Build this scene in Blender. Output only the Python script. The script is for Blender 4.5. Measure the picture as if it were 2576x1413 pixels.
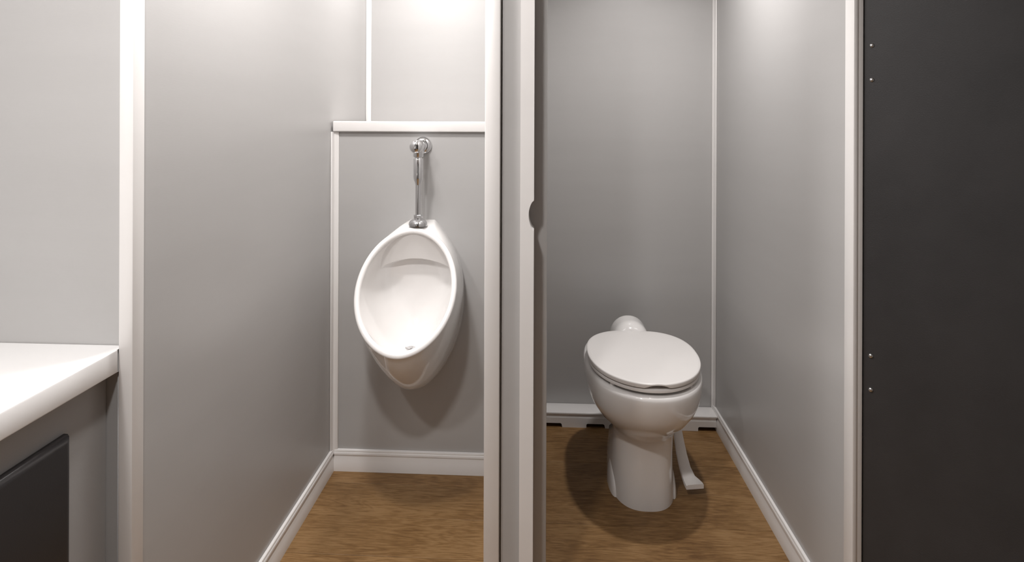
import bpy, bmesh, math, random
from mathutils import Matrix, Vector

for o in list(bpy.data.objects):
    bpy.data.objects.remove(o)
SC = bpy.context.scene
COL = SC.collection
PI = math.pi

# ------------------------------------------------------------------ camera
FPX, W_PX = 1500.0, 2576.0
cam_d = bpy.data.cameras.new('camera')
cam = bpy.data.objects.new('camera', cam_d)
COL.objects.link(cam)
cam_d.sensor_fit = 'HORIZONTAL'
cam_d.sensor_width = 36.0
cam_d.lens = FPX / W_PX * 36.0
cam_d.shift_y = -(706.5 - 305.0) / W_PX          # level camera, frame cropped downwards
cam_d.clip_start = 0.02
cam.matrix_world = (Matrix.Translation((0, 0, 1.25))
                    @ Matrix.Rotation(math.atan(75 / FPX), 4, 'Z')
                    @ Matrix.Rotation(PI / 2, 4, 'X')
                    @ Matrix.Rotation(0.0035, 4, 'Z'))
SC.camera = cam

# ------------------------------------------------------------------ world, exposure
wd = bpy.data.worlds.new('world')
SC.world = wd
wd.use_nodes = True
wd.node_tree.nodes['Background'].inputs[0].default_value = (0.5, 0.5, 0.5, 1)
wd.node_tree.nodes['Background'].inputs[1].default_value = 0.02
vs = SC.view_settings
vs.view_transform = 'Standard'
vs.look = 'None'
vs.exposure = 0.0
vs.gamma = 1.0
vs.use_curve_mapping = False

CEIL = 2.13
WARM = (1.0, 0.97, 0.955)
# x, y, watts, lens radius, beam spread in degrees, label
LAMPS = [
    (-0.88, 0.30, 9.5, 0.060, 170, 'round ceiling lamp above the edge of the white countertop'),
    (-0.36, 0.44, 14.0, 0.060, 170, 'unseen round ceiling lamp added over the aisle to brighten the divider'),  # added fill lamp, lifts the divider front
    (-0.50, 1.30, 10.0, 0.060, 170, 'round ceiling lamp inside the urinal stall, nearer the divider'),
    (-0.62, 1.40, 3.5, 0.060, 170, 'round ceiling lamp inside the urinal stall, nearer the side wall'),
    (-0.45, 2.18, 6.0, 0.060, 170, 'round ceiling lamp above the ledge shelf'),
    (0.42, 1.90, 8.8, 0.036, 146, 'small round ceiling lamp above the toilet'),
]

# ------------------------------------------------------------------ materials
def nt(name):
    m = bpy.data.materials.new(name)
    m.use_nodes = True
    t = m.node_tree
    return m, t, t.nodes['Principled BSDF']

def node(t, kind, **kw):
    n = t.nodes.new(kind)
    for k, v in kw.items():
        if k.startswith('i_'):
            n.inputs[k[2:].replace('_', ' ')].default_value = v
        else:
            setattr(n, k, v)
    return n

def ramp(t, pts):
    r = t.nodes.new('ShaderNodeValToRGB')
    e = r.color_ramp.elements
    while len(e) < len(pts):
        e.new(0.5)
    for el, (p, c) in zip(e, pts):
        el.position = p
        el.color = (*c, 1)
    return r

def mottled(name, c0, c1, rough, scale=3.0, fine=260.0, bump=0.02, spec=0.5, coat=0.0, stretch=(1, 1, 1), metal=0.0):
    """plain coloured sheet material: faint mottling plus a fine relief"""
    m, t, b = nt(name)
    tc = node(t, 'ShaderNodeTexCoord')
    mp = node(t, 'ShaderNodeMapping')
    mp.inputs['Scale'].default_value = stretch
    n1 = node(t, 'ShaderNodeTexNoise', i_Scale=scale, i_Detail=5.0, i_Roughness=0.6)
    r = ramp(t, [(0.3, c0), (0.7, c1)])
    n2 = node(t, 'ShaderNodeTexNoise', i_Scale=fine, i_Detail=2.0)
    bp = node(t, 'ShaderNodeBump', i_Strength=bump, i_Distance=0.002)
    L = t.links.new
    L(tc.outputs['Object'], mp.inputs['Vector'])
    L(mp.outputs[0], n1.inputs['Vector'])
    L(mp.outputs[0], n2.inputs['Vector'])
    L(n1.outputs['Fac'], r.inputs[0])
    L(r.outputs[0], b.inputs['Base Color'])
    L(n2.outputs['Fac'], bp.inputs['Height'])
    L(bp.outputs[0], b.inputs['Normal'])
    b.inputs['Roughness'].default_value = rough
    b.inputs['Specular IOR Level'].default_value = spec
    b.inputs['Coat Weight'].default_value = coat
    b.inputs['Coat Roughness'].default_value = 0.05
    b.inputs['Metallic'].default_value = metal
    return m

M = {}
M['laminate'] = mottled('grey_wall_laminate', (0.446, 0.437, 0.430), (0.468, 0.459, 0.452), 0.35, 2.2, 180, 0.03, 0.5, 0, (0.35, 0.35, 3.0))
M['trim'] = mottled('white_plastic_trim', (0.80, 0.78, 0.765), (0.83, 0.81, 0.795), 0.34, 5, 90, 0.01, 0.5)
M['ceiling'] = mottled('ceiling_white', (0.78, 0.77, 0.76), (0.81, 0.80, 0.79), 0.6, 4, 120, 0.05, 0.3)
M['counter'] = mottled('counter_white', (0.87, 0.86, 0.85), (0.895, 0.885, 0.875), 0.34, 6, 300, 0.02, 0.5)
M['porcelain'] = mottled('white_porcelain', (0.82, 0.80, 0.785), (0.84, 0.82, 0.805), 0.10, 3, 40, 0.004, 0.5, 0.6)
M['seat'] = mottled('seat_plastic', (0.80, 0.775, 0.755), (0.82, 0.795, 0.775), 0.30, 4, 200, 0.01, 0.45)
M['chrome'] = mottled('chrome', (0.72, 0.72, 0.73), (0.76, 0.76, 0.77), 0.07, 8, 60, 0.004, 0.5, 0, (1, 1, 1), 1.0)
M['black_panel'] = mottled('black_laminate', (0.034, 0.0325, 0.033), (0.043, 0.041, 0.0415), 0.5, 7, 320, 0.10, 0.4)
M['cabinet'] = mottled('charcoal_frame', (0.335, 0.330, 0.327), (0.355, 0.350, 0.347), 0.42, 4, 220, 0.05, 0.45)
M['cabinet_door'] = mottled('black_cabinet_door', (0.016, 0.0145, 0.0155), (0.020, 0.018, 0.019), 0.32, 5, 260, 0.04, 0.5)
M['dark_metal'] = mottled('steel', (0.55, 0.55, 0.55), (0.62, 0.61, 0.60), 0.28, 30, 200, 0.02, 0.5, 0, (1, 1, 1), 1.0)
M['subfloor'] = mottled('subfloor', (0.03, 0.02, 0.013), (0.04, 0.028, 0.018), 0.8)

def emissive(name, col, s):
    m, t, b = nt(name)
    b.inputs['Base Color'].default_value = (0.9, 0.9, 0.9, 1)
    b.inputs['Emission Color'].default_value = (*col, 1)
    b.inputs['Emission Strength'].default_value = s
    return m
M['lens'] = emissive('lamp_lens', WARM, 6.0)

def wood():
    m, t, b = nt('vinyl_wood_plank')
    L = t.links.new
    tc = node(t, 'ShaderNodeTexCoord')
    oi = node(t, 'ShaderNodeObjectInfo')
    off = node(t, 'ShaderNodeVectorMath', operation='SCALE')
    cmb = node(t, 'ShaderNodeCombineXYZ')
    L(oi.outputs['Random'], cmb.inputs[0]); L(oi.outputs['Random'], cmb.inputs[1]); L(oi.outputs['Random'], cmb.inputs[2])
    L(cmb.outputs[0], off.inputs[0]); off.inputs['Scale'].default_value = 37.0
    add = node(t, 'ShaderNodeVectorMath', operation='ADD')
    L(tc.outputs['Object'], add.inputs[0]); L(off.outputs[0], add.inputs[1])
    # long cathedral grain
    mp = node(t, 'ShaderNodeMapping'); mp.inputs['Scale'].default_value = (1.6, 11.0, 1.0)
    L(add.outputs[0], mp.inputs['Vector'])
    big = node(t, 'ShaderNodeTexNoise', i_Scale=1.7, i_Detail=3.0, i_Roughness=0.5, i_Distortion=0.9)
    L(mp.outputs[0], big.inputs['Vector'])
    rings = node(t, 'ShaderNodeMath', operation='MULTIPLY'); rings.inputs[1].default_value = 9.0
    L(big.outputs['Fac'], rings.inputs[0])
    saw = node(t, 'ShaderNodeMath', operation='PINGPONG'); saw.inputs[1].default_value = 0.5
    L(rings.outputs[0], saw.inputs[0])
    # fine fibres
    mp2 = node(t, 'ShaderNodeMapping'); mp2.inputs['Scale'].default_value = (14.0, 190.0, 1.0)
    L(add.outputs[0], mp2.inputs['Vector'])
    fib = node(t, 'ShaderNodeTexNoise', i_Scale=1.4, i_Detail=4.0, i_Roughness=0.65)
    L(mp2.outputs[0], fib.inputs['Vector'])
    blot = node(t, 'ShaderNodeTexNoise', i_Scale=6.0, i_Detail=3.0)
    L(add.outputs[0], blot.inputs['Vector'])
    m1 = node(t, 'ShaderNodeMath', operation='MULTIPLY_ADD'); m1.inputs[1].default_value = 0.30
    L(saw.outputs[0], m1.inputs[0]); L(fib.outputs['Fac'], m1.inputs[2])
    m2 = node(t, 'ShaderNodeMath', operation='MULTIPLY_ADD'); m2.inputs[1].default_value = 0.55
    L(blot.outputs['Fac'], m2.inputs[0]); L(m1.outputs[0], m2.inputs[2])
    r = ramp(t, [(0.58, (0.120, 0.059, 0.019)), (0.84, (0.214, 0.116, 0.043)), (1.0, (0.280, 0.164, 0.070))])
    L(m2.outputs[0], r.inputs[0])
    hv = node(t, 'ShaderNodeHueSaturation')
    var = node(t, 'ShaderNodeMapRange'); var.inputs['To Min'].default_value = 0.9; var.inputs['To Max'].default_value = 1.1
    L(oi.outputs['Random'], var.inputs['Value']); L(var.outputs[0], hv.inputs['Value'])
    L(r.outputs[0], hv.inputs['Color'])
    L(hv.outputs[0], b.inputs['Base Color'])
    bp = node(t, 'ShaderNodeBump', i_Strength=0.18, i_Distance=0.001)
    L(fib.outputs['Fac'], bp.inputs['Height']); L(bp.outputs[0], b.inputs['Normal'])
    b.inputs['Roughness'].default_value = 0.5
    b.inputs['Specular IOR Level'].default_value = 0.35
    return m
M['wood'] = wood()

# ------------------------------------------------------------------ helpers
def link_mesh(name, me, mat, parent=None, smooth=None):
    if smooth is not None:
        for p in me.polygons:
            p.use_smooth = True
        me.set_sharp_from_angle(angle=math.radians(smooth))
    o = bpy.data.objects.new(name, me)
    COL.objects.link(o)
    me.materials.append(M[mat])
    if parent is not None:
        o.parent = parent
    return o

def from_bm(name, bm, mat, parent=None, smooth=None):
    bmesh.ops.recalc_face_normals(bm, faces=bm.faces)
    me = bpy.data.meshes.new(name)
    bm.to_mesh(me); bm.free()
    return link_mesh(name, me, mat, parent, smooth)

def tag(o, label, cat, group=None, kind=None):
    o['label'] = label
    o['category'] = cat
    if group: o['group'] = group
    if kind: o['kind'] = kind
    return o

def struct(o, label, cat):
    return tag(o, label, cat, None, 'structure')

def thing(name, label, cat, loc, group=None):
    o = bpy.data.objects.new(name, None)
    o.empty_display_size = 0.05
    COL.objects.link(o)
    o.location = loc
    return tag(o, label, cat, group)

def local(parent, o):
    """mesh built in world coordinates -> keep it there under a parent with a location"""
    if parent is not None:
        o.data.transform(Matrix.Translation(-Vector(parent.location)))
    return o

def box(name, x0, x1, y0, y1, z0, z1, mat, parent=None, bevel=0.0, seg=2):
    bm = bmesh.new()
    bmesh.ops.create_cube(bm, size=1.0)
    for v in bm.verts:
        v.co = Vector(((x0 + x1) / 2 + v.co.x * (x1 - x0), (y0 + y1) / 2 + v.co.y * (y1 - y0), (z0 + z1) / 2 + v.co.z * (z1 - z0)))
    if bevel:
        bmesh.ops.bevel(bm, geom=bm.edges[:], offset=bevel, segments=seg, profile=0.5, affect='EDGES')
    return from_bm(name, bm, mat, parent, 40 if bevel else None)

def extrude_poly(name, pts, p0, p1, axes, mat, parent=None, smooth=None, bevel=0.0):
    """closed 2D outline pts (a, b) swept from p0 to p1; axes = (index of a, index of b, index of sweep)"""
    bm = bmesh.new()
    rows = []
    for s in (p0, p1):
        row = []
        for a, b in pts:
            c = [0, 0, 0]
            c[axes[0]] = a; c[axes[1]] = b; c[axes[2]] = s
            row.append(bm.verts.new(c))
        rows.append(row)
    n = len(pts)
    for i in range(n):
        bm.faces.new((rows[0][i], rows[0][(i + 1) % n], rows[1][(i + 1) % n], rows[1][i]))
    bm.faces.new(rows[0]); bm.faces.new(rows[1][::-1])
    if bevel:
        bmesh.ops.bevel(bm, geom=bm.edges[:], offset=bevel, segments=2, profile=0.5, affect='EDGES')
    return from_bm(name, bm, mat, parent, smooth if smooth else (40 if bevel else None))

def grid_mesh(name, rows, mat, parent=None, closed=True, cap0=False, cap1=False, smooth=40):
    bm = bmesh.new()
    vr = [[bm.verts.new(c) for c in r] for r in rows]
    n = len(rows[0])
    for a, b in zip(vr[:-1], vr[1:]):
        for i in range(n if closed else n - 1):
            j = (i + 1) % n
            bm.faces.new((a[i], a[j], b[j], b[i]))
    if cap0: bm.faces.new(vr[0][::-1])
    if cap1: bm.faces.new(vr[-1])
    bmesh.ops.remove_doubles(bm, verts=bm.verts[:], dist=1e-6)
    return from_bm(name, bm, mat, parent, smooth)

def lathe(name, prof, origin, axis, mat, parent=None, n=48, smooth=35):
    """prof: (radius, distance along axis)"""
    ax = Vector(axis).normalized()
    e1 = ax.orthogonal().normalized(); e2 = ax.cross(e1)
    rows = []
    for r, d in prof:
        rows.append([Vector(origin) + ax * d + (e1 * math.cos(2 * PI * i / n) + e2 * math.sin(2 * PI * i / n)) * max(r, 1e-5) for i in range(n)])
    return grid_mesh(name, rows, mat, parent, True, True, True, smooth)

def sm(a, b, x):
    t = min(1, max(0, (x - a) / (b - a)))
    return t * t * (3 - 2 * t)

# ------------------------------------------------------------------ structure: key planes (metres, camera at the origin, y = depth)
XL, XR = -0.750, 0.722          # stall side walls
YU = 2.107                      # low wall carrying the urinal
YB = 2.530                      # back wall
YF = 1.420                      # front plane of the divider
YV = 1.064                      # wall beside the countertop
DX0, DX1 = -0.135, 0.004        # divider between the stalls
RX0, RX1, RY0 = -1.38, 1.45, -0.95   # rest of the room

floor = struct(box('floor', RX0, RX1, RY0, YB + .05, -0.06, -0.012, 'subfloor'), 'brown wood-look plank floor of both stalls', 'floor')
# vinyl planks running left to right
PW, PLN, GAP = 0.1685, 1.52, 0.0009
row_y = 2.029 - PW * 18
random.seed(4)
k = 0
shared = {}
while row_y < YB + .05:
    x = (-1.58, -0.795 - 1.52)[k % 2]
    k += 1
    while x < RX1:
        a, b_ = max(x, RX0) + GAP / 2, min(x + PLN, RX1) - GAP / 2
        c, d = max(row_y, RY0) + GAP / 2, min(row_y + PW, YB + .05) - GAP / 2
        if b_ - a > 0.02 and d - c > 0.01:
            key = (round(b_ - a, 3), round(d - c, 3))
            if key not in shared:
                o = box('floor_plank', -(b_ - a) / 2, (b_ - a) / 2, -(d - c) / 2, (d - c) / 2, -0.006, 0.0, 'wood', floor, 0.0007, 1)
                shared[key] = o.data
            else:
                o = bpy.data.objects.new('floor_plank', shared[key])
                COL.objects.link(o); o.parent = floor
            o.location = ((a + b_) / 2, (c + d) / 2, 0.0)
        x += PLN
    row_y += PW

struct(box('ceiling', RX0 - .05, RX1 + .05, RY0 - .05, YB + .1, CEIL, CEIL + .05, 'ceiling'), 'white ceiling over both stalls', 'ceiling')
struct(box('wall_back', RX0, RX1, YB, YB + .05, 0, CEIL, 'laminate'), 'grey laminate wall behind the toilet and above the shelf', 'wall')
struct(box('wall_side_left', RX0 - .05, RX0, RY0, YB + .05, 0, CEIL, 'laminate'), 'grey outer wall at the far end of the countertop', 'wall')
struct(box('wall_side_right', RX1, RX1 + .05, RY0, YB + .05, 0, CEIL, 'laminate'), 'grey outer wall beyond the black door', 'wall')
struct(box('wall_front', RX0, RX1, RY0 - .05, RY0, 0, CEIL, 'laminate'), 'grey wall opposite the stalls', 'wall')
struct(box('wall_vanity', RX0, XL, YV, YV + .035, 0, CEIL, 'laminate'), 'grey wall facing the room at the end of the white countertop', 'wall')
struct(box('wall_left', XL - .03, XL, YV + .035, YB, 0, CEIL, 'laminate'), 'grey side wall to the left of the urinal', 'wall')
struct(box('wall_urinal', XL, DX0, YU, YB, 0, 1.211, 'laminate'), 'grey half-height wall that carries the urinal', 'wall')
struct(box('wall_right', XR, XR + .03, 1.425, YB, 0, CEIL, 'laminate'), 'grey side wall to the right of the toilet', 'wall')
struct(box('wall_front_right', XR + .03, RX1, 1.43, 1.46, 0, CEIL, 'laminate'), 'grey wall behind the open black door', 'wall')

# divider between the two stalls: panel, then its front end with the grey face, the shadow gap and the set-back door stop
struct(box('wall_divider', DX0 + .006, DX1 - .004, YF + .0705, YB, 0, CEIL, 'laminate'), 'grey divider wall between urinal and toilet', 'wall')
struct(box('trim_1', DX0, -0.0985, YF - .010, YF + .070, 0, CEIL, 'trim', None, 0.003), 'white vertical edge trim on the urinal side of the divider', 'trim')
struct(extrude_poly('wall_divider_end', [(-0.0980, YF + .070), (-0.0980, YF + .016), (-0.0940, YF + .016), (-0.0940, YF + .004), (-0.0510, YF + .004), (-0.0510, YF + .070)], 0, CEIL, (0, 1, 2), 'laminate'), 'narrow grey strip between the two white trims of the divider', 'wall')

def casing():
    """white strike casing with a curved finger notch in its right edge"""
    x0, x1 = -0.0505, -0.0180
    zc, hh, dep = 1.027, 0.036, 0.0125
    pts = [(x0, 0), (x1, 0)]
    n = 18
    for i in range(n + 1):
        a = i / n
        z = zc - hh + 2 * hh * a
        pts.append((x1 - dep * math.sin(PI * a) ** 0.62, z))
    pts += [(x1, CEIL), (x0, CEIL)]
    return extrude_poly('trim_2', pts, YF - .010, YF + .0555, (0, 2, 1), 'trim', None, 30)
struct(casing(), 'white vertical strike trim with a curved finger notch', 'trim')
struct(box('trim_3', -0.0495, 0.0140, YF + .056, YF + .070, 0, CEIL, 'laminate', None, 0.002), 'grey door stop set back behind the notched white trim', 'trim')

# corner trims
def ltrim(name, pts, label, z0, z1, bevel=0.002, parent=None):
    o = extrude_poly(name, pts, z0, z1, (0, 1, 2), 'trim', parent, None, bevel)
    return struct(o, label, 'trim')
e = 0.0005
ltrim('trim_4', [(-0.7655, YV - e), (-0.7655, 1.043), (-0.738, 1.043), (-0.738, 1.076), (XL + e, 1.076), (XL + e, YV - e)],
      'white corner trim beside the countertop at the urinal stall entrance', 0, CEIL, 0.004)
ltrim('trim_5', [(XL + e, YU - e), (XL + e, YU - .022), (XL + .005, YU - .022), (XL + .0085, YU - .0085), (XL + .024, YU - .005), (XL + .024, YU - e)],
      'thin white corner trim to the left of the urinal below the shelf', 0.06, 1.2105, 0.0012)
ltrim('trim_6', [(XL + e, YB - e), (XL + e, YB - .024), (XL + .005, YB - .024), (XL + .008, YB - .008), (XL + .018, YB - .005), (XL + .018, YB - e)],
      'thin white corner trim above the shelf', 1.2485, CEIL, 0.0012)
ltrim('trim_7', [(XR - e, YB - e), (XR - .012, YB - e), (XR - .012, YB - .005), (XR - .0075, YB - .0075), (XR - .005, YB - .030), (XR - e, YB - .030)],
      'thin white corner trim to the right of the toilet', 0.06, CEIL, 0.0012)
ltrim('trim_8', [(XR - e, 1.441), (XR - .010, 1.441), (XR - .010, 1.400), (XR - .0005, 1.400), (XR - e, 1.424)],
      'bright white edge trim of the toilet stall right wall', 0, CEIL, 0.0022)
ltrim('trim_9', [(XR + .0005, 1.4245), (XR + .0005, 1.4045), (XR + .0135, 1.4045), (XR + .0135, 1.4245)],
      'white hinge trim between toilet stall and black door', 0, CEIL, 0.0015)

# baseboards
PROF = [(0.0005, 0.0), (0.013, 0.0), (0.013, 0.037), (0.0122, 0.039), (0.0122, 0.0415), (0.0085, 0.0520), (0.0085, 0.0545), (0.0105, 0.0575),
        (0.0108, 0.0620), (0.0098, 0.0655), (0.0082, 0.0675), (0.0088, 0.0700), (0.0075, 0.0735), (0.0005, 0.0750)]
def baseboard(name, base, sgn, axis, s0, s1, label):
    # axis: sweep axis (0 or 1); profile grows from `base` along sgn
    other = 1 - axis
    o = extrude_poly(name, [(base + sgn * a, b) for a, b in PROF], s0, s1, (other, 2, axis), 'trim', None, 25)
    return struct(o, label, 'baseboard')
baseboard('baseboard_left', XL, 1, 1, 1.077, YU - .0005, 'white moulded baseboard along the wall left of the urinal')
baseboard('baseboard_urinal', YU, -1, 0, XL + .0125, DX0, 'white moulded baseboard below the urinal')
baseboard('baseboard_right', XR, -1, 1, 1.442, YB - .0005, 'white moulded baseboard along the wall right of the toilet')

# boxed-out baseboard behind the toilet with three dark notches at the floor
def boxed_baseboard():
    root = bpy.data.objects.new('baseboard_back', None)
    COL.objects.link(root)
    struct(root, 'white boxed-out baseboard with floor notches behind the toilet', 'baseboard')
    y0 = 2.447
    x0, x1 = DX1, XR - .0135
    nh, ch = 0.0165, 0.008
    notch = [(0.020, 0.088), (0.186, 0.262), (0.636, x1 + 0.02)]
    pts = [(x0, 0)]
    for a, b in notch:
        pts += [(a, 0), (a, nh - ch * .4), (a + ch * .5, nh)]
        if b < x1: pts += [(b - ch, nh), (b - ch * .4, nh - ch * .35), (b, 0)]
    pts += [(x1, nh), (x1, 0.0395), (x0, 0.0395)]
    extrude_poly('board', pts, y0, y0 + .012, (0, 2, 1), 'trim', root, 25)
    up = [(y0 + .001, 0.0398), (y0 + .001, 0.0415), (y0 + .0026, 0.0480), (y0 + .0020, 0.0514), (y0 + .012, 0.0512), (y0 + .012, 0.0398)]
    extrude_poly('moulding', up, x0, x1, (1, 2, 0), 'trim', root, 25)
    box('cap', x0, XR - .009, y0 - .001, YB - .0006, 0.0516, 0.0600, 'trim', root, 0.0022)
boxed_baseboard()

# ledge shelf above the urinal wall
sh = tag(box('ledge_shelf', XL + .006, DX0 - .001, YU - .018, YB - .0006, 1.2112, 1.2485, 'trim', None, 0.004, 3),
         'white ledge shelf on the half wall above the urinal', 'shelf')

# ------------------------------------------------------------------ ceiling lamps (their light stays with them)
for lx, ly, watts, rad, spread, label in LAMPS:
    root = thing('ceiling_light', label, 'lamp', (lx, ly, CEIL), 'round ceiling lamps')
    lathe('housing', [(rad + .02, 0), (rad + .02, -.012), (rad + .014, -.018), (rad + .002, -.018), (rad, -.010), (0, -.010)], (0, 0, 0), (0, 0, 1), 'trim', root)
    lathe('lens', [(rad - .001, -.0105), (rad - .001, -.014), (rad * .7, -.0165), (0, -.0175)], (0, 0, 0), (0, 0, 1), 'lens', root)
    ld = bpy.data.lights.new('lamp_light', 'AREA')
    ld.shape = 'DISK'; ld.size = rad * 2
    ld.energy = watts
    ld.color = WARM
    ld.spread = math.radians(spread)
    lo = bpy.data.objects.new('lamp_light', ld)
    COL.objects.link(lo); lo.parent = root; lo.location = (0, 0, -.022)

# ------------------------------------------------------------------ black stall door, open towards the room
def black_door():
    hx, hy = XR + .0145, 1.4040
    root = bpy.data.objects.new('door_1', None)
    COL.objects.link(root)
    struct(root, 'black stall door standing open at the right of the toilet', 'door')
    root.location = (hx, hy, 0)
    root.rotation_euler = (0, 0, math.radians(-38))
    box('panel', 0, 0.60, 0.0, 0.028, 0.02, 2.0, 'black_panel', root, 0.0015, 1)
    for z in (1.425, 1.347, 0.720, 0.643):
        o = lathe('rivet', [(0.0052, 0), (0.0050, .0012), (0.0038, .0026), (0.0018, .0034), (0, .0036)], (0.0155, 0.0, z), (0, -1, 0), 'dark_metal', root, 20)
        o['label'] = 'small shiny hinge rivet'
black_door()

def reflection_door():  # unseen black door, added so the chrome valve has something dark to reflect
    root = bpy.data.objects.new('added_door', None)
    COL.objects.link(root)
    struct(root, 'unseen black door added opposite the stalls for dark chrome reflections', 'door')
    root.location = (-0.05, RY0, 0)
    box('panel', -0.38, 0.38, 0.001, 0.03, 0.01, 2.0, 'black_panel', root, 0.002, 1)
    for a, b, c, d in ((-0.43, -0.385, 0, 2.05), (0.385, 0.43, 0, 2.05), (-0.384, 0.384, 2.005, 2.05)):
        box('frame', a, b, 0.001, 0.036, c, d, 'trim', root, 0.003)
    lathe('door_knob', [(0, .030), (0.024, .030), (0.024, .036), (0.011, .040), (0.011, .062), (0.022, .068), (0.026, .078), (0.022, .088), (0, .092)], (0.32, 0, 1.0), (0, 1, 0), 'dark_metal', root, 32)
reflection_door()

# ------------------------------------------------------------------ vanity
CT = 0.835
ct = extrude_poly('countertop', [(RX0 + .002, RY0 + .6), (-0.7665, RY0 + .6), (-0.7665 + .003, 1.0415), (-0.7675, 1.0415), (-0.7675, YV - .001), (RX0 + .002, YV - .001)],
                  CT - .041, CT, (0, 1, 2), 'counter', None, None, 0.0025)
tag(ct, 'white countertop meeting the corner trim at left', 'countertop')

def vanity():
    fx = -0.790
    root = thing('vanity_cabinet', 'charcoal vanity cabinet with a black door under the white countertop', 'cabinet', (-1.08, 0.3, 0))
    local(root, box('body', RX0 + .003, fx, RY0 + .62, YV - .0165, 0.0, CT - .042, 'cabinet', root, 0.001, 1))
    local(root, box('filler_strip', fx - .02, -0.7680, YV - .016, YV - .0015, 0.0, CT - .042, 'cabinet', root, 0.001, 1))
    for i, (a, b) in enumerate(((0.50, 0.950), (0.02, 0.475))):
        bm = bmesh.new()
        # slab with a broad rounded edge
        z0, z1, t = 0.10, 0.730, 0.016
        def ring(ins, x):
            return [bm.verts.new((x, y, z)) for y, z in ((a + ins, z0 + ins), (b - ins, z0 + ins), (b - ins, z1 - ins), (a + ins, z1 - ins))]
        rs = [ring(0, fx + .0005), ring(0, fx + t * .45), ring(.0025, fx + t * .75), ring(.007, fx + t * .94), ring(.012, fx + t)]
        for q, w in zip(rs[:-1], rs[1:]):
            for j in range(4):
                bm.faces.new((q[j], q[(j + 1) % 4], w[(j + 1) % 4], w[j]))
        bm.faces.new(rs[-1]); bm.faces.new(rs[0][::-1])
        o = from_bm('door', bm, 'cabinet_door', root, 50)
        local(root, o)
        o['label'] = 'black slab cabinet door with rounded edge'
vanity()

# ------------------------------------------------------------------ urinal
UX = -0.432
def urinal():
    root = thing('urinal', 'white porcelain wall urinal below the chrome flush valve', 'urinal', (UX, YU, 0.36))
    N = 160
    def rim(t, grow=0.0):
        """outer edge of the rim; t = 0 at the top"""
        c, s = math.cos(t), math.sin(t)
        e_ = 1.96
        r = 1.0 / ((abs(s) ** e_ + abs(c) ** e_) ** (1 / e_))
        x = (0.164 - grow) * r * s
        z = 0.712 + (0.176 - grow) * r * c
        if c < 0: x *= 1 - 0.07 * c * c * (1 - abs(s))
        return x, z
    def pz(z):
        u = (0.888 - z) / 0.352
        return 0.115 + 0.240 * u
    def foot(t):
        c, s = math.cos(t), math.sin(t)
        x = 0.150 * s * (1 - .42 * max(0.0, c) ** 3) + 0.010
        z = 0.640 + (0.285 if c > 0 else 0.290) * c
        return x, min(z, 0.899)
    P = lambda x, p, z: Vector((x, -p, z - 0.36))
    T = [2 * PI * i / N for i in range(N)]
    rows = []
    # outer shell wall -> rim
    for k in range(0, 25):
        s = k / 24.0
        row = []
        for t in T:
            fx_, fz = foot(t)
            rx, rz = rim(t)
            rp = pz(rz) - 0.012
            dn = max(0.0, -math.cos(t))
            up = max(0.0, math.cos(t))
            cx = (fx_ * .3 + rx * .7) * (1.05 - .10 * dn)
            cz = fz * .5 + rz * .5 - 0.137 * dn ** 1.5 + 0.003 * up
            cp = rp * (0.62 - .06 * dn)
            a, b, c_ = (1 - s) ** 2, 2 * s * (1 - s), s * s
            row.append(P(a * fx_ + b * cx + c_ * rx, b * cp + c_ * rp, a * fz + b * cz + c_ * rz))
        rows.append(row)
    # rolled rim
    NR, RW = 10, 0.0092
    for k in range(1, NR + 1):
        a = PI * k / NR
        row = []
        for t in T:
            g = RW * (1 - math.cos(a))
            h_ = RW * .95 * math.sin(a)
            x, z = rim(t, g)
            x0, z0 = rim(t)
            # rim plane normal leans forward and up
            row.append(P(x, pz(z0) - 0.012 - (z - z0) * 0.62 + h_ * .82, z + h_ * .45))
        rows.append(row)
    # inside of the bowl: one cubic per meridian, from the rim to the middle of the back
    NI = 120
    def inner(t, s):
        rx, rz = rim(t, 2 * RW)
        x0, z0 = rim(t)
        rp = pz(z0) - 0.012 - (rz - z0) * 0.62
        c = math.cos(t); dn = max(0.0, -c) ** 1.5; up = max(0.0, c)
        P0 = (rx, rp, rz)
        P1 = (rx * (1.0 - .1 * dn), (.20 * rp + .014) * (1 - dn) + .86 * rp * dn, rz - .010 * up - .112 * dn)
        P2 = (rx * (.88 - .2 * dn), .034 * (1 - dn) + .030 * dn, .66 + (rz - .66) * .55 - .152 * dn)
        P3 = (0.0, 0.036, 0.66)
        w = ((1 - s) ** 3, 3 * s * (1 - s) ** 2, 3 * s * s * (1 - s), s ** 3)
        return [sum(q * v[i] for q, v in zip(w, (P0, P1, P2, P3))) for i in range(3)]
    for k in range(1, NI + 1):
        s = k / NI
        rows.append([inner(t, s) for t in T])
    # flushing ledge: the upper part of the back stands forward, ending in an arched edge
    out = []
    for r in rows:
        nr = []
        for q in r:
            if isinstance(q, list):
                x, p, z = q
                arc = 0.774 - 2.1 * x * x
                f_ = sm(arc - .0025, arc + .0025, z)
                want = 0.071 + (z - arc) * 0.42
                p2 = max(p, want) if f_ > 0 else p
                p = p + (p2 - p) * f_
                q = P(x, p, z)
            nr.append(q)
        out.append(nr)
    b = grid_mesh('bowl', out, 'porcelain', root, True, True, True, 60)
    dr = min((inner(PI, k / 200) for k in range(60, 180)), key=lambda q: abs(q[1] - .135))
    d = lathe('drain', [(0.021, 0.0), (0.021, .003), (0.018, .0042), (0.016, .003), (0.006, .003), (0.004, .0045), (0, .0045)], (0, -dr[1], dr[2] - 0.361), (0, -.1, 1), 'chrome', root, 32)
    d['label'] = 'small metal drain strainer'
    return root
urinal()

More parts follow.
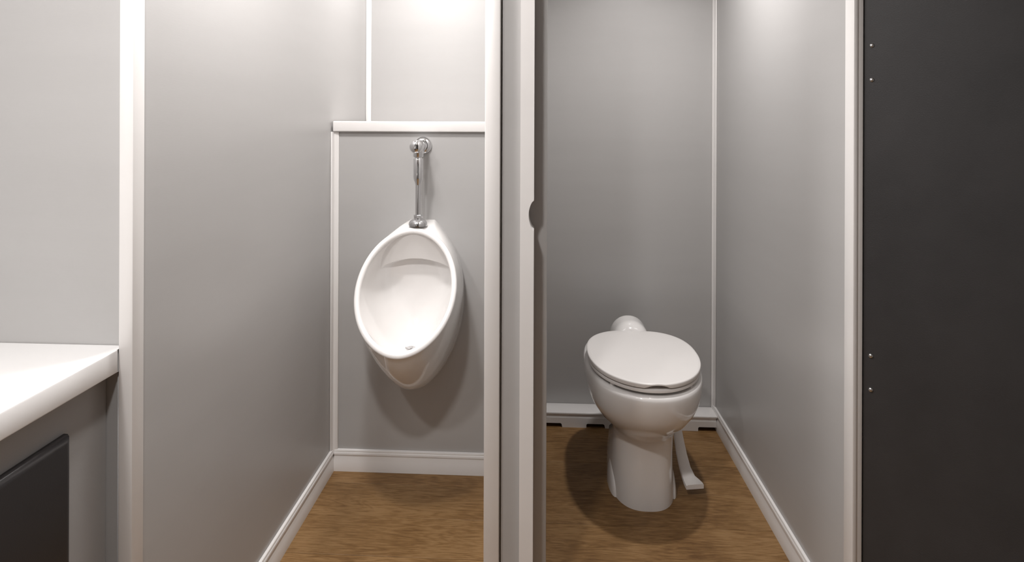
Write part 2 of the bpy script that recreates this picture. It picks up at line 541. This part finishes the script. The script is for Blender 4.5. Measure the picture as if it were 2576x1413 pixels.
# ------------------------------------------------------------------ flush valve
def valve():
    vx, vy, vz = -0.4215, 2.020, 1.163
    root = thing('flush_valve', 'chrome flush valve with pipe on the wall above the urinal', 'flush valve', (vx, YU, 0.899))
    def add(name, prof, org, ax, n=40, mat='chrome', sm_=35):
        return local(root, lathe(name, prof, org, ax, mat, root, n, sm_))
    Y = YU - .0006
    add('wall_flange', [(0.031, 0), (0.031, .004), (0.0295, .009), (0.026, .013), (0.020, .0155), (0.0185, .016), (0, .016)], (vx, Y, vz), (0, -1, 0))
    add('valve_body', [(0.0165, 0.012), (0.0165, .030), (0.0195, .033), (0.0195, .046), (0.0178, .049), (0.0178, .060), (0.0205, .064), (0.0205, .100), (0.019, .104), (0, .104)], (vx, Y, vz), (0, -1, 0))
    add('cap', [(0.0185, .1035), (0.0215, .106), (0.0222, .112), (0.0222, .124), (0.0205, .131), (0.016, .1355), (0.009, .138), (0, .1385)], (vx, Y, vz), (0, -1, 0))
    add('outlet', [(0.0, 0.0), (0.0178, 0.0), (0.0178, .034), (0.0165, .036), (0.0120, .036), (0.0120, .042), (0, .042)], (vx, vy, vz), (0, 0, -1))
    add('vacuum_breaker', [(0.0, .040), (0.0150, .040), (0.0168, .043), (0.0168, .108), (0.0155, .114), (0.0105, .126), (0.0098, .131), (0, .131)], (vx, vy, vz), (0, 0, -1))
    add('flush_tube', [(0, 0.0), (0.0096, 0.0), (0.0096, .115), (0, .115)], (vx, vy, 1.034), (0, 0, -1), 32)
    add('spud_flange', [(0, .034), (0.0105, .034), (0.0140, .032), (0.0145, .027), (0.0150, .0245), (0.0200, .0225), (0.0265, .0185), (0.0305, .0125), (0.0318, .006), (0.0312, 0.0012), (0, 0.0012)], (vx, vy, 0.8915), (0, 0, 1))
    # small spout ring under the body and the coupling nut with flats
    add('coupling_nut', [(0, .0), (0.0150, .0), (0.0160, .0015), (0.0160, .0075), (0.0150, .009), (0, .009)], (vx, vy, 0.9215), (0, 0, 1), 8, 'chrome', 20)
valve()

# ------------------------------------------------------------------ toilet
def toilet():
    cx = 0.346
    root = thing('toilet', 'white low toilet with closed lid on the wooden floor', 'toilet', (cx, 2.08, 0))
    N = 96
    def sect(z, hw, yf, yb, ymax, ef=2.0, eb=2.6, x_=cx):
        """egg section: front half-ellipse from ymax to yf, back from ymax to yb"""
        r = []
        for i in range(N):
            t = 2 * PI * i / N
            s, c = math.sin(t), math.cos(t)
            if c >= 0:   # front
                ex = 2.0 / ef
                y = ymax - (ymax - yf) * abs(c) ** ex
            else:
                ex = 2.0 / eb
                y = ymax + (yb - ymax) * abs(c) ** ex
            x = hw * math.copysign(abs(s) ** ex, s)
            r.append((x_ + x, y, z))
        return r
    pb = 2.36
    tab = [  # z, half width, front, back, widest, exponent
        (0.000, 0.1065, 1.932, 2.34, 2.100, 2.5), (0.020, 0.1065, 1.931, 2.34, 2.100, 2.5), (0.060, 0.1045, 1.932, 2.34, 2.10, 2.5),
        (0.100, 0.1010, 1.934, 2.335, 2.09, 2.5), (0.150, 0.0990, 1.936, 2.33, 2.08, 2.45), (0.200, 0.0995, 1.936, 2.33, 2.07, 2.4),
        (0.222, 0.1040, 1.930, 2.33, 2.07, 2.3), (0.238, 0.1130, 1.915, 2.335, 2.07, 2.2), (0.255, 0.1270, 1.897, 2.34, 2.07, 2.15),
        (0.280, 0.1525, 1.864, 2.345, 2.07, 2.1), (0.310, 0.1735, 1.838, 2.35, 2.075, 2.1), (0.340, 0.1865, 1.820, 2.355, 2.08, 2.1),
        (0.370, 0.1930, 1.810, 2.36, 2.085, 2.1), (0.395, 0.1950, 1.805, 2.36, 2.085, 2.1), (0.408, 0.1945, 1.805, 2.36, 2.085, 2.1),
        (0.416, 0.1920, 1.807, 2.36, 2.085, 2.1), (0.4205, 0.1870, 1.813, 2.355, 2.085, 2.1), (0.4215, 0.174, 1.825, 2.35, 2.085, 2.1),
        (0.4210, 0.140, 1.865, 2.29, 2.085, 2.1), (0.412, 0.130, 1.875, 2.275, 2.085, 2.1), (0.36, 0.115, 1.90, 2.25, 2.085, 2.1), (0.30, 0.07, 1.97, 2.18, 2.08, 2.0)]
    # smooth resample
    rows = [sect(z, w, a, b_, m, e_, 3.0) for z, w, a, b_, m, e_ in tab]
    local(root, grid_mesh('bowl', rows, 'porcelain', root, True, True, True, 75))

    # lid / seat outline measured from the lid: half widths along its length
    def outline(grow=0.0, dip=0.010):
        yf, yb, ym, hw = 1.813 - grow, 2.279 + grow * .3, 2.068, 0.1870 + grow
        pts = []
        n = 72
        for i in range(n + 1):      # front: right side round to the left
            t = PI * i / n
            c, s = math.cos(t), math.sin(t)
            pts.append((cx + hw * math.copysign(abs(c) ** (2 / 2.08), c), ym - (ym - yf) * abs(s) ** (2 / 2.08)))
        nb = 40
        for i in range(1, nb):
            t = PI + PI * i / nb
            c, s = math.cos(t), math.sin(t)
            x = hw * math.copysign(abs(c) ** (2 / 2.55), c)
            y = ym + (yb - ym) * abs(s) ** (2 / 2.55)
            y -= dip * math.exp(-(x / 0.045) ** 2)
            pts.append((cx + x, y))
        return pts
    def slab(name, layers, mat, extra=None):
        rows = []
        for ins, z in layers:
            o_ = outline(-ins)
            row = []
            for x, y in o_:
                zz = z
                if extra: zz = extra(x, y, z)
                row.append((x, y, zz))
            rows.append(row)
        return local(root, grid_mesh(name, rows, mat, root, True, True, True, 45))
    # seat: ring read as a solid slab under the lid
    s = slab('seat', [(0.014, 0.4305), (0.006, 0.4307), (0.0032, 0.4325), (0.0025, 0.4370), (0.0035, 0.4405), (0.008, 0.4422), (0.016, 0.4425)], 'seat')
    s['label'] = 'thin plastic seat under the lid'
    def lip(x, y, z):
        # finger recess at the middle of the lid's front lower edge
        if z < 0.4525 and y < 1.90:
            z += 0.0096 * max(0.0, 1 - ((x - (cx + .007)) / 0.037) ** 2) ** .8
        return z
    l = slab('lid', [(0.030, 0.4460), (0.006, 0.4455), (0.003, 0.4455), (0.0012, 0.4465), (0.0004, 0.4510), (0.0, 0.4565), (0.0008, 0.4588), (0.0028, 0.4602), (0.010, 0.4607), (0.06, 0.4612), (0.11, 0.4614)], 'seat', lip)
    l['label'] = 'flat closed lid with a dark finger recess at the front'
    # small rubber bumpers that hold the seat off the bowl
    for bx, by in ((cx - .12, 1.895), (cx + .12, 1.895), (cx - .14, 2.2), (cx + .14, 2.2)):
        local(root, lathe('bumper', [(0.008, 0), (0.008, .0092), (0.006, .0095), (0, .0095)], (bx, by, 0.4208), (0, 0, 1), 'seat', root, 16))
    # rounded valve cover behind the lid
    rows = []
    for k in range(0, 21):
        u = k / 20.0
        y = 2.272 + u * 0.150
        f_ = (1 - (1 - min(1, u / .42)) ** 2.2) ** .5 if u < .42 else 1.0
        g_ = 1.0 if u < .8 else math.sqrt(max(0.0, 1 - ((u - .8) / .2) ** 2)) * .9 + .1
        r = []
        for i in range(33):
            a = PI * i / 32
            ct_, st = math.cos(a), math.sin(a)
            w = 0.071 * (0.86 + .14 * f_) * (1.0 if g_ > .5 else .9)
            top = 0.418 + 0.062 * f_ * g_
            r.append((cx + w * math.copysign(abs(ct_) ** .95, ct_), y, 0.400 + (top - 0.400) * st ** .92))
        rows.append(r)
    c = local(root, grid_mesh('valve_cover', rows, 'porcelain', root, True, True, True, 60))
    c['label'] = 'rounded white valve cover behind the lid'
    # low bolt covers swelling out of the pedestal foot
    for sg in (-1, 1):
        bm = bmesh.new()
        bmesh.ops.create_uvsphere(bm, u_segments=32, v_segments=20, radius=1.0)
        for v in bm.verts:
            v.co = Vector((cx + sg * .096 + v.co.x * .0185, 2.085 + v.co.y * .085, max(0.0005, -.004 + v.co.z * .084)))
        local(root, from_bm('bolt_cover', bm, 'porcelain', root, 60))
    # foot pedal: curved lever on the right that ends in a flared pad
    path = [  # left x, right x, y, z(top), thickness
        (0.446, 0.470, 2.170, 0.262, .014), (0.460, 0.486, 2.150, 0.218, .014), (0.467, 0.494, 2.125, 0.178, .014), (0.468, 0.499, 2.105, 0.140, .014),
        (0.470, 0.504, 2.085, 0.106, .014), (0.4745, 0.511, 2.062, 0.074, .014), (0.478, 0.521, 2.042, 0.0565, .015),
        (0.4805, 0.534, 2.026, 0.0485, .015), (0.482, 0.541, 2.013, 0.0465, .015), (0.4835, 0.5425, 2.003, 0.0455, .015)]
    rows = []
    for q, (a, b_, y, z, th) in enumerate(path):
        p0 = path[max(0, q - 1)]; p1 = path[min(len(path) - 1, q + 1)]
        d = Vector((0, p1[2] - p0[2], p1[3] - p0[3])).normalized()
        nrm = Vector((0, d.z, -d.y))          # towards the room / up
        if nrm.y > 0 and nrm.z < 0: nrm = -nrm
        top0, top1 = Vector((a, y, z)), Vector((b_, y + (.010 if q > 6 else 0), z))
        rr = []
        for base, off in ((top0, -1), (top0, -.12), (top0.lerp(top1, .08), 0.06), (top0.lerp(top1, .5), .10), (top0.lerp(top1, .92), 0.06), (top1, -.12), (top1, -1)):
            rr.append(base + nrm * (off * th))
        rows.append(rr)
    pd = local(root, grid_mesh('foot_pedal', rows, 'seat', root, True, True, True, 50))
    pd['label'] = 'white curved flush pedal beside the pedestal'
    # pivot of the pedal under the bowl
    local(root, lathe('pedal_pivot', [(0, 0), (0.016, 0), (0.017, .002), (0.017, .050), (0.015, .053), (0, .053)], (0.425, 2.175, 0.255), (1, 0, 0), 'seat', root, 24))
toilet()
